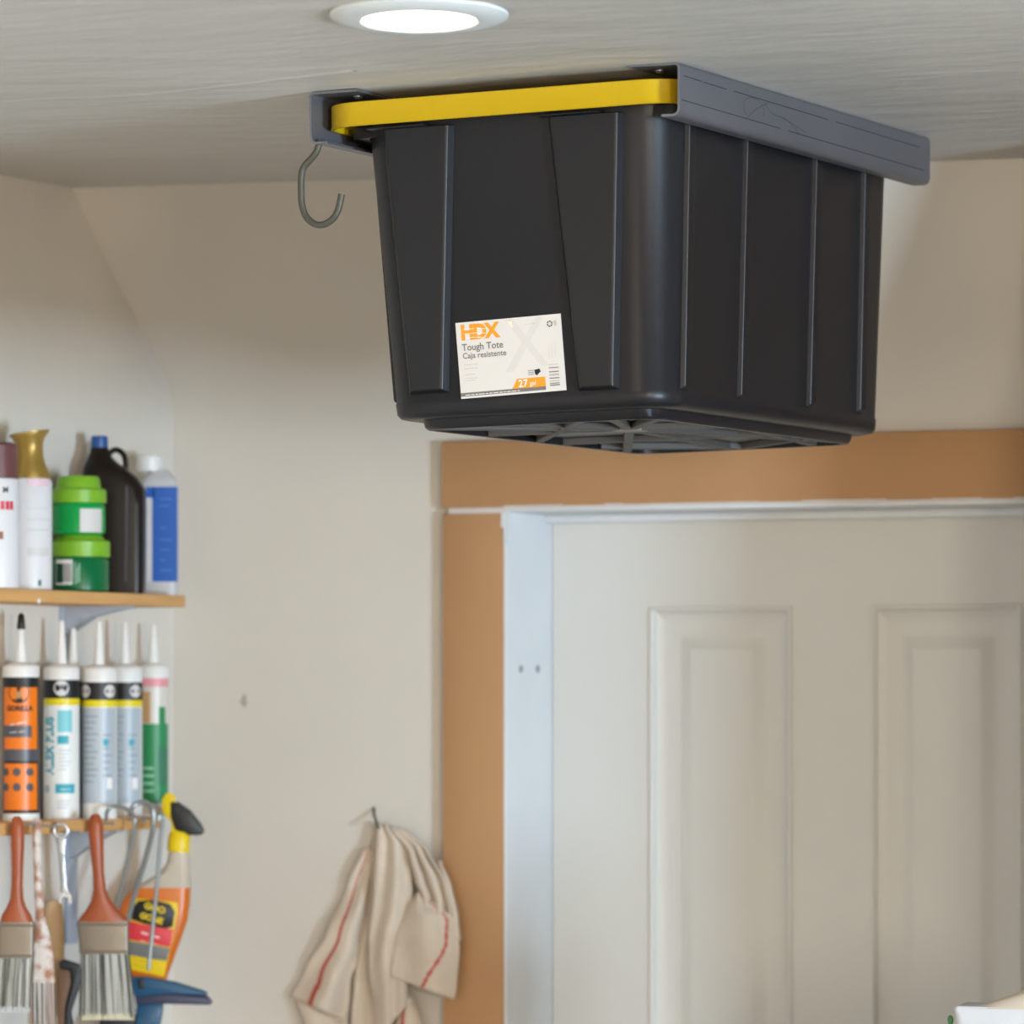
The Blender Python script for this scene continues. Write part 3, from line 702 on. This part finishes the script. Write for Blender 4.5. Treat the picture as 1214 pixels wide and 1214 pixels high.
def brush(label, u, v, X, secs, fer, bri, mats, lean=0, th=.016, group='paint brushes'):
    """secs: (y, left, right) handle outline in pixels"""
    t = hang_root('paint_brush', label, 'paint brush', u, v, X, group, lean); p = t.location; K = 1 / ppm(p)
    Z = lambda y: (v - y) * K
    rs = [ell(((a + b) / 2 - u) * K, 0, (b - a) / 2 * K, min((b - a) / 2 * K, th * .62), Z(y), 18) for y, a, b in secs]
    obj('handle', *rings(rs), mats[0], t, sharp=70)
    y0, y1, a0, b0, a1, b1 = fer
    rs = [rrect(((a + b) / 2 - u) * K, 0, (b - a) / 2 * K, th / 2, .004, Z(y), 3) for y, a, b in ((y0, a0, b0), (y0 + 1, a0, b0), (y1, a1, b1))]
    fo = obj('ferrule', *rings(rs), mats[1], t, sharp=40)
    for yy in (y0 + 4, y1 - 3):
        a = a0 + (a1 - a0) * (yy - y0) / (y1 - y0); b = b0 + (b1 - b0) * (yy - y0) / (y1 - y0)
        rs = [rrect(((a + b) / 2 - u) * K, 0, (b - a) / 2 * K + o, th / 2 + o, .004, Z(yy) + dz, 3) for dz, o in ((-.0015, 0), (-.0006, .0009), (.0006, .0009), (.0015, 0))]
        obj('ferrule_bead', *rings(rs), mats[1], fo, sharp=60)
    # bristles: many fine strands side by side, built as one shaggy block
    y0, y1, a0, b0, a1, b1 = bri; mb = MB(); random.seed(int(u * 7 + v))
    rs = [rrect(((a + b) / 2 - u) * K, 0, (b - a) / 2 * K - .001, th / 2 - d, .004, Z(y), 3) for y, a, b, d in ((y0 - 1, a0, b0, .002), (y1 - 8, a1, b1, .003), (y1 - 3, a1 + 1, b1 - 1, .005))]
    mb.add(*rings(rs))
    n = 46
    for k in range(n):
        s = (k + random.random() * .8) / n
        for side in (-1, 1):
            xa = (a0 + (b0 - a0) * s - u) * K; xb = (a1 + (b1 - a1) * s - u) * K + random.uniform(-.001, .001)
            w_ = random.uniform(.0006, .0012); ya = side * (th / 2 - .0016); yb = side * (th / 2 - .0022 + random.uniform(-.0016, .001))
            zb = Z(y1 - random.uniform(0, 9)); za = Z(y0)
            mb.add([(xa - w_, ya, za), (xa + w_, ya, za), (xb + w_*.6, yb, zb), (xb - w_*.6, yb, zb), (xa, ya + side * w_, za), (xb, yb + side * w_, zb)],
                   [(0, 4, 5, 3), (4, 1, 2, 5), (0, 1, 4), (3, 5, 2)], random.choice((0, 1, 1, 2)))
    o = mb.build('bristles', mats[2], t, sharp=60, mats=[mats[2], mat('bristle_pale', 'D6D3CB', .8), mat('bristle_dark', '55524A', .8)]); o['kind'] = 'stuff'
    rs = [rrect(((a + b) / 2 - u) * K, 0, (b - a) / 2 * K - .0012, th / 2 - .003, .004, Z(y), 3) for y, a, b in ((y1 - 8, a1, b1), (y1, a1 + 1, b1 - 1))]
    obj('bristle_tips', *rings(rs), mats[3], t, sharp=60)
    return t
TIPY = mat('bristle_tip_cream', 'CFC6A8', .8); TIPG = mat('bristle_tip_pale', 'BEBDBB', .8)
OLIVE = mat('brush_bristle_olive', '6F6C5C', .8, bump=.9, bscale=60, stretch=(5, 5, .25), bdist=.004, col2='B9B5A4', vscale=26)
brush('paint brush with reddish wood handle at the left edge of the shelf', 20, 976, -3.566,
      ((968, 17, 23), (971, 14, 26), (980, 13, 29), (1000, 13, 29), (1030, 14, 27.5), (1050, 13.5, 27), (1065, 12, 28), (1075, 8, 31), (1085, 2, 37), (1093, 0, 40)),
      (1093, 1136, -1, 40.5, -2, 40), (1136, 1200, -2, 40, -6, 38), (CHERRY, FERR, OLIVE, TIPG))
brush('paint brush with reddish wood handle hung in front of the wrench', 113, 974, -3.566,
      ((965, 110, 117), (968, 106.5, 119.5), (978, 104.5, 122.5), (992, 105, 123), (1010, 107, 123), (1035, 110, 123.5), (1055, 110.5, 126), (1068, 108, 132), (1080, 101, 142), (1087, 95, 150), (1093, 92, 152)),
      (1092, 1131, 91.5, 152.5, 95, 153), (1131, 1209, 96, 153, 94, 161), (CHERRY, FERR, BRIST, TIPY))
brush('narrow paint-spattered brush hanging between two wider brushes', 45, 978, -3.560,
      ((970, 41, 47), (974, 38.5, 49), (990, 38.5, 48.5), (1030, 40, 49.5), (1060, 41, 51), (1085, 42, 53), (1100, 41, 57), (1118, 39, 62)),
      (1118, 1165, 38.5, 62.5, 38, 65), (1165, 1235, 38, 65, 38, 67), (SPAT, SPAT, mat('pinkish_bristle', 'B08C80', .8, col2='D9C6BA', vscale=30, stretch=(4, 4, .4)), TIPG), th=.012)
for u, v in ((20, 977), (113, 976), (44, 979), (72, 986), (150, 972), (168, 970)): peg(u, v)
# combination wrench
t = hang_root('combination_wrench', 'chrome combination wrench hanging by its ring end from the shelf', 'wrench', 72, 985, -3.569)
K = 1 / ppm(t.location); Z = lambda y: (985 - y) * K
n = 28; mb = MB(); v = []; ro, ri = .0122, .0072
for yy in (-.004, .004):
    for rr in (ro, ri): v += [(rr * math.cos(2*math.pi*k/n), yy, rr * math.sin(2*math.pi*k/n)) for k in range(n)]
f = []
for k in range(n):
    q = (k + 1) % n
    f += [(k, q, n+q, n+k), (2*n+k, 3*n+k, 3*n+q, 2*n+q), (k, 2*n+k, 2*n+q, q), (n+k, n+q, 3*n+q, 3*n+k)]
obj('ring_end', v, f, CHROME, t, sharp=40, bevel=.0012)
rs = [rrect((c - 72) * K, 0, hw * K, .003, .0025, Z(y), 3) for y, c, hw in ((994, 72.5, 7), (1002, 73, 5), (1015, 73.5, 4), (1050, 76, 4), (1058, 77, 5.5))]
sh_ = obj('shank', *rings(rs), CHROME, t, sharp=45)
box('stamped_panel', -.002 + 2.5*K, .002 + 2.5*K, -.0036, -.0028, Z(1046), Z(1012), ZINC, sh_, bevel=.0004)
jaw = [(-.0045, .004), (.0045, .004), (.0095, -.003), (.0088, -.013), (.0052, -.0145), (.0045, -.006), (0, -.0035), (-.0045, -.006), (-.0052, -.0145), (-.0088, -.013), (-.0095, -.003)]
v, f = prism([(x + 5.5*K, z + Z(1060)) for x, z in jaw], -.003, .003); obj('open_jaw', v, f, CHROME, t, sharp=30)

# bent wire hooks
def wire(label, pts, X, rad):
    w3 = [at_x(u, v, X + dx) for u, v, dx in pts]; o = w3[0].copy()
    t = thing('wire_rod', label, 'wire rod', o, group='wire rods hung from the shelf')
    v, f = tube(spline([q - o for q in w3], 5), rad, 8); obj('rod', v, f, ZINC, t, sharp=60)
wire('left thin wire rod with hooked top hanging from the lower shelf', ((126, 972, -.01), (127, 962, -.004), (134, 956, .003), (146, 957, .006), (156, 964, .008), (160, 974, .009), (156, 1000, .010), (147, 1040, .010), (138, 1074, .010)), -3.566, .0030)
wire('middle thick wire rod with round hooked top over the shelf edge', ((154, 966, -.01), (158, 956, -.002), (168, 951, .006), (177, 954, .010), (182, 964, .013), (181, 985, .014), (172, 1020, .015), (161, 1056, .015), (151, 1092, .015)), -3.562, .0040)
wire('right wire rod crossing the front of the spray bottle', ((188, 973, .02), (189, 966, .021), (192, 969, .022), (191, 990, .024), (187, 1040, .026), (181, 1100, .028), (176, 1150, .028)), -3.560, .0032)

# trigger spray bottle, tipped a little
SBX = -3.600
t = hang_root('trigger_spray_bottle', 'orange spray bottle with yellow and black trigger head under the shelf', 'spray bottle', 186, 1160, SBX, lean=7.5)
K = 1 / ppm(t.location)
SOR = mat('orange_bottle', 'D9701E', .3, var=.08, vscale=9); SBK = mat('trigger_black', '22201F', .45); SYE = mat('yellow_plastic_bright', 'EBC90F', .38)
CLR = mat('clear_bottle', 'C9BBA8', .25)
an = R(7.5)
def sb(u, v):                                          # pixel -> local x, z on the tipped bottle
    dx, dz = (u - 186) * K, (1160 - v) * K
    return dx * math.cos(an) - dz * math.sin(an), dx * math.sin(an) + dz * math.cos(an)
def sect(u0, v0, u1, v1, hy, rr, n=4):                 # section between two outline pixels
    a, b = sb(u0, v0), sb(u1, v1); c = ((a[0] + b[0]) / 2, (a[1] + b[1]) / 2); hx = abs(b[0] - a[0]) / 2
    sl = (b[1] - a[1]) / (b[0] - a[0])
    return [(x, y, c[1] + (x - c[0]) * sl) for x, y, z in rrect(c[0], 0, hx, hy, rr, 0, n)]
rs = [sect(150, 1158, 194, 1165, .018, .01), sect(147, 1154, 197, 1162, .022, .012), sect(140, 1110, 213, 1118, .024, .013), sect(140, 1085, 222, 1092, .024, .013), sect(146, 1068, 225, 1072, .024, .014), sect(158, 1052, 226, 1052, .023, .014)]
obj('bottle_body', *rings(rs), SOR, t, sharp=60)
rs = [sect(158, 1053, 226, 1052, .0228, .014), sect(172, 1045, 226, 1045, .021, .014), sect(190, 1034, 225.5, 1034, .018, .013), sect(198, 1022, 225, 1022, .0155, .012), sect(200, 1010, 224, 1010, .0145, .012)]
obj('bottle_shoulder', *rings(rs), CLR, t, sharp=60)
rs = [sect(198.5, 1009, 224.5, 1011, .0155, .0135), sect(198.5, 1000, 225, 1001, .016, .0135), sect(200, 988, 226, 990, .0155, .0135), sect(203, 985, 224, 987, .0135, .012)]
obj('collar', *rings(rs), SYE, t, sharp=50)
def poly(name, pts, y0, y1, m, par=None, bev=.002):
    v, f = prism([sb(*q) for q in pts], y0, y1); return obj(name, v, f, m, par or t, bevel=bev, sharp=40)
poly('sprayer_body', [(204, 990), (203, 974), (193, 963), (192, 948), (197, 940), (206, 941), (209, 950), (216, 962), (224, 990)], -.011, .011, SYE)
poly('trigger', [(202, 949), (212, 951), (226, 961), (238, 976), (243, 986), (239, 990), (222, 990), (207, 984), (202, 968)], -.0125, .0125, SBK, bev=.004)
LBY = mat('label_yellow', 'EFC813', .45); LRD = mat('label_red', 'E0383F', .45)
lb = poly('label', [(161, 1064), (212, 1069), (212, 1082), (204, 1120), (196, 1157), (154, 1148), (150, 1100)], -.0262, -.0238, LBY, bev=.0006)
poly('label_emblem', [(160, 1074), (166, 1067), (184, 1066), (203, 1071), (209, 1080), (206, 1098), (197, 1100), (172, 1094), (157, 1089)], -.0270, -.0258, BLACK, lb, .0004)
poly('label_banner', [(152, 1090), (172, 1095), (207, 1101), (203, 1122), (150, 1112)], -.0274, -.0258, LRD, lb, .0004)
poly('label_picture', [(153, 1114), (203, 1123), (199, 1138), (182, 1136), (154, 1131)], -.0268, -.0258, GREY, lb, .0004)
for txt, u, v, s_, m_ in (('GOO', 185, 1076, .0135, LBY), ('GONE', 181, 1088, .0125, LBY), ('--- ----', 180, 1107, .0110, WHITE)):
    x, z = sb(u, v); flat_text('label_lettering', txt, s_, m_, lb, x, z, -.0279, bold=.0006, align='CENTER', rot=-9)
x, z = sb(178, 1116); flat_text('label_lettering', '---- --- ----', .0065, WHITE, lb, x, z, -.0279, bold=.0001, align='CENTER', rot=-9)
for yy in (1137, 1143): 
    x, z = sb(166, yy); flat_text('label_lettering', '------ ----', .006, BLACK, lb, x, z, -.0266, align='CENTER', rot=-9)

# blue and black spring clamp, dark grip tool
CBL = mat('clamp_blue', '1C4F6E', .4); CBK = mat('clamp_black', '232327', .5)
t = hang_root('bar_clamp', 'blue and black clamp below the orange spray bottle', 'clamp', 200, 1180, -3.535)
K = 1 / ppm(t.location); q = lambda pts: [((u - 200) * K, (1180 - v) * K) for u, v in pts]
def cl(name, pts, y0, y1, m, b=.003): v, f = prism(q(pts), y0, y1); return obj(name, v, f, m, t, bevel=b, sharp=40)
cl('upper_jaw', [(156, 1158), (176, 1158), (208, 1164), (244, 1175), (247, 1180), (200, 1178), (160, 1182)], -.012, .012, CBL)
cl('jaw_bar', [(160, 1180), (200, 1177), (247, 1181), (253, 1189), (248, 1191), (196, 1190), (162, 1194)], -.009, .009, mat('clamp_slate', '3A3C52', .45))
cl('handle', [(162, 1190), (194, 1189), (192, 1205), (186, 1235), (160, 1240)], -.013, .013, CBL, .005)
cl('trigger_lever', [(118, 1208), (164, 1202), (164, 1216), (118, 1226)], -.008, .008, CBK)
cl('pivot', [(163, 1160), (171, 1160), (172, 1172), (164, 1172)], -.0135, .0135, CBK, .002)
t = hang_root('pistol_grip_tool', 'black tool with tan side panel hanging behind the brushes', 'hand tool', 84, 1180, -3.600)
K = 1 / ppm(t.location)
q = lambda pts: [((u - 84) * K, (1180 - v) * K) for u, v in pts]
cl('body', [(70, 1140), (76, 1137), (96, 1144), (98, 1160), (90, 1182), (84, 1200), (92, 1235), (78, 1235), (78, 1195), (86, 1165), (84, 1150), (71, 1148)], -.012, .012, CBK)
cl('side_panel', [(69, 1148), (84, 1150), (85, 1165), (78, 1195), (78, 1235), (68, 1235)], -.008, .009, mat('tool_brown', '6B4C34', .6))
t = hang_root('wooden_handle', 'tan wooden handle against the wall behind the wrench', 'tool handle', 64, 1140, -3.660)
K = 1 / ppm(t.location); rs = [ell(0, 0, hw * K, .010, (1140 - y) * K, 14) for y, hw in ((1068, 6), (1072, 10), (1100, 12), (1150, 12), (1250, 11))]
obj('handle', *rings(rs), mat('tan_wood', 'CFAE86', .6, var=.1), t, sharp=70)

# ------------------------------------------------------------------ rag on a nail
NY = YB
np_ = at_y(446, 970, NY)
nt_ = thing('wall_nail', 'small steel nail in the wall above the rag', 'nail', np_)
obj('shank', *tube([(-.006, .004, .018), (.003, -.014, .006), (.024, -.042, -.014), (.026, -.046, -.012)], .0022, 8), HOOKM, nt_)
CLOTH = mat('rag_cotton', 'DDCDBB', .9, var=.16, vscale=18, bump=.5, bscale=350, bdist=.0008, col2=None)
CLR2 = mat('rag_red_stripe', 'C65A52', .9, var=.15, vscale=60)
def interp(pl, v):
    if v <= pl[0][1]: return pl[0][0]
    for (a, b), (c, d) in zip(pl, pl[1:]):
        if v <= d:
            t_ = (v - b) / (d - b); t_ = t_ * t_ * (3 - 2 * t_) * .5 + t_ * .5; return a + (c - a) * t_
    return pl[-1][0]
rag = MB()
def patch(left, right, v0, v1, dep, stripe=None, nr=40, nc=28, slant0=0, slant1=0):
    base = []; 
    for i in range(nr + 1):
        tv = i / nr
        for j_ in range(nc + 1):
            s = j_ / nc
            v_ = v0 + slant0 * s + (v1 + slant1 * s - v0 - slant0 * s) * tv
            vm = v0 + (v1 - v0) * tv
            u_ = interp(left, vm) * (1 - s) + interp(right, vm) * s
            base.append(at_y(u_, v_, NY - dep(s, tv)))
    f = []; mi = []
    for i in range(nr):
        for j_ in range(nc):
            a_ = i * (nc + 1) + j_; f.append((a_, a_ + 1, a_ + nc + 2, a_ + nc + 1))
            st = 0
            if stripe:
                tv = (i + .5) / nr; c = interp([(x, y) for x, y in stripe[0]], tv); st = 1 if abs((j_ + .5) / nc - c) < stripe[1] / 2 else 0
            mi.append(st)
    n = len(rag.v); rag.v += [tuple(p) for p in base]; rag.f += [tuple(k + n for k in q_) for q_ in f]; rag.m += mi
sn = math.sin
# hidden bunch behind, then left wing, middle fold, right wing turned over, tail
patch([(446, 976), (440, 1000), (436, 1040), (432, 1090), (420, 1160), (412, 1260)], [(456, 976), (462, 1000), (470, 1040), (470, 1090), (470, 1160), (470, 1260)], 976, 1260,
      lambda s, t_: .006 + .004 * sn(7 * s + 2 * t_), nr=20, nc=14)
patch([(430, 1006), (412, 1050), (388, 1105), (362, 1150), (346, 1182)], [(443, 1004), (434, 1060), (428, 1110), (415, 1140), (411, 1200)], 1006, 1182,
      lambda s, t_: .014 + .024 * t_ * sn(math.pi * min(1, s * 1.05)) + .006 * sn(9 * s + 3 * t_) * t_ + .004 * sn(13 * t_ + 4 * s), stripe=([(.42, 0), (.36, .5), (.34, 1)], .085), slant1=30, nc=48)
patch([(352, 1186), (362, 1215), (372, 1245)], [(411, 1196), (416, 1214), (418, 1250)], 1184, 1250, lambda s, t_: .016 + .010 * sn(6 * s + t_), slant0=18, nr=12)
patch([(448, 975), (446, 1000), (443, 1060), (438, 1110), (438, 1150), (446, 1200), (452, 1260)], [(462, 978), (480, 1000), (488, 1050), (490, 1090), (478, 1140), (482, 1180), (486, 1260)], 975, 1230,
      lambda s, t_: .020 + .022 * min(1, t_ * 4) * sn(math.pi * (.12 + .76 * s)) ** .7 + .004 * sn(11 * s + 5 * t_), slant0=3, slant1=-40)
patch([(462, 978), (484, 1010), (492, 1045), (500, 1062)], [(480, 982), (506, 1005), (528, 1045), (534, 1075)], 980, 1105,
      lambda s, t_: .024 + .018 * min(1, t_ * 3) * abs(sn(2.2 * math.pi * s + .5)) + .006 * t_, nr=26, slant0=2)
patch([(495, 1058), (482, 1078), (470, 1112), (464, 1150), (464, 1158)], [(497, 1056), (540, 1085), (545, 1112), (541, 1150), (525, 1184)], 1058, 1158,
      lambda s, t_: .036 + .016 * sn(math.pi * (.1 + .8 * s)) * min(1, t_ * 3 + .3) + .004 * sn(8 * s - 4 * t_), stripe=([(.92, 0), (.80, .45), (.50, 1)], .05), slant1=27, nc=48)
patch([(520, 1020), (527, 1045), (532, 1075), (536, 1110)], [(523, 1022), (535, 1050), (543, 1085), (546, 1115)], 1020, 1115, lambda s, t_: .034 + .008 * sn(3 * s), nr=14, nc=8)
patch([(478, 1180), (470, 1214), (468, 1250)], [(490, 1184), (500, 1214), (506, 1250)], 1182, 1250, lambda s, t_: .026 + .010 * sn(3 * s + .2), stripe=([(.28, 0), (.2, 1)], .13), nr=12)
o0 = at_y(455, 1240, NY)
rg = thing('cotton_rag', 'off-white cotton rag with thin red stripes hung on a wall nail', 'rag', o0)
ro_ = obj('cloth', [tuple(Vector(p) - o0) for p in rag.v], rag.f, CLOTH, rg, mats=[CLOTH, CLR2], fmat=rag.m, sharp=180)
md = ro_.modifiers.new('thick', 'SOLIDIFY'); md.thickness = .0022; md.offset = 0

# ------------------------------------------------------------------ cloth sack on a tall cabinet at the lower right
SY = 6.05
sp = at_y(1122, 1196, SY); ztop = sp.z
cab = thing('storage_cabinet', 'tall plain storage cabinet below the white cloth sack', 'cabinet', (sp.x + .16, SY + .11, 0))
CABM = mat('cabinet_grey', '9A958C', .5)
ch = ztop - .30
box('carcass', -.22, .42, -.2, .16, .06, ch, CABM, cab, bevel=.004)
box('plinth', -.21, .41, -.18, .15, 0, .06, BLACK, cab)
for x0, x1, hx_ in ((-.215, .098, .07), (.102, .415, .13)):
    d_ = box('cabinet_door', x0, x1, -.22, -.2005, .07, ch - .01, CABM, cab, bevel=.003)
    box('handle', hx_ - .006, hx_ + .006, -.245, -.219, ch * .55, ch * .55 + .12, CHROME, d_, bevel=.003)
DARKC = mat('dark_cabinet', '4A4744', .5)
tc_ = thing('added_shade_cupboard', 'unseen dark cupboard added right of the door to shade it', 'cupboard', (-1.60, 6.68, 0))  # unseen cupboard, added to darken the right side of door and wall
box('carcass', -.42, .42, -.21, .235, .06, 2.14, DARKC, tc_, bevel=.004)
box('plinth', -.40, .40, -.19, .22, 0, .06, BLACK, tc_)
for x0, x1, hx_ in ((-.415, -.003, -.05), (.003, .415, .05)):
    d_ = box('cupboard_door', x0, x1, -.232, -.2105, .08, 2.12, DARKC, tc_, bevel=.003)
    box('handle', hx_ - .006, hx_ + .006, -.26, -.231, 1.0, 1.14, CHROME, d_, bevel=.003)
CARD = mat('cardboard', '8A6B4A', .8, var=.1)
cb_ = thing('added_shade_box', 'unseen brown box added on the cupboard to shade the sloped wall', 'box', (-1.66, 6.63, 2.1405))  # unseen box, added to keep light off the slope above the door
box('carton', -.35, .35, -.155, .155, 0, .31, CARD, cb_, bevel=.003)
box('tape', -.352, .352, -.025, .025, -.0003, .3115, mat('parcel_tape', 'B39668', .35), cb_)
SACKW = mat('sack_white', 'CFCFD2', .75, var=.05, vscale=12, bump=.3, bscale=120, bdist=.001); SACKC = mat('sack_cream', 'DBCBB9', .8, var=.08, vscale=10)
bag = thing('cloth_sack', 'white cloth sack with cream top, cut off at the lower right corner', 'sack', (sp.x, SY, ch), (0, 0, R(8)))
BW, BD, BH = .34, .095, ztop - ch
rs = []
for z, ins, rr in ((0, .02, .03), (.01, .006, .03), (.10, 0, .035), (.22, .004, .03), (BH - .012, .004, .012), (BH - .004, .004, .006), (BH, .006, .005)):
    rs.append([(x + BW/2 + .004, y + BD/2, z + (.004 * math.exp(-((x + BW/2) / .02) ** 2) if z > .25 else 0)) for x, y, _ in rrect(0, 0, BW/2 - ins, BD/2 - ins, rr, 0, 4)])
obj('sack_body', *rings(rs), SACKW, bag, sharp=60)
vt = []; ft = []
for i in range(17):
    for k in range(11):
        s, q_ = i / 16, k / 10
        hmp = .050 * (sn(math.pi * min(1, max(0, (s - .07) * .8))) ** 1.0) * max(0, sn(math.pi * q_)) ** .35
        vt.append((.008 + s * (BW - .010), .0045 + q_ * (BD - .009), BH + .0006 + hmp))
for i in range(16):
    for k in range(10): a_ = i * 11 + k; ft.append((a_, a_ + 1, a_ + 12, a_ + 11))
obj('folded_top', vt, ft, SACKC, bag, sharp=180)
v, f = lathe([(0, 0), (.006, 0), (.0065, .0015), (.004, .003), (0, .003)], 18)
obj('green_snap', [(-.0005 + x * .6, -z + .03, BH - .016 + y) for x, y, z in v], f, mat('snap_green', '3E7A4A', .4), bag)
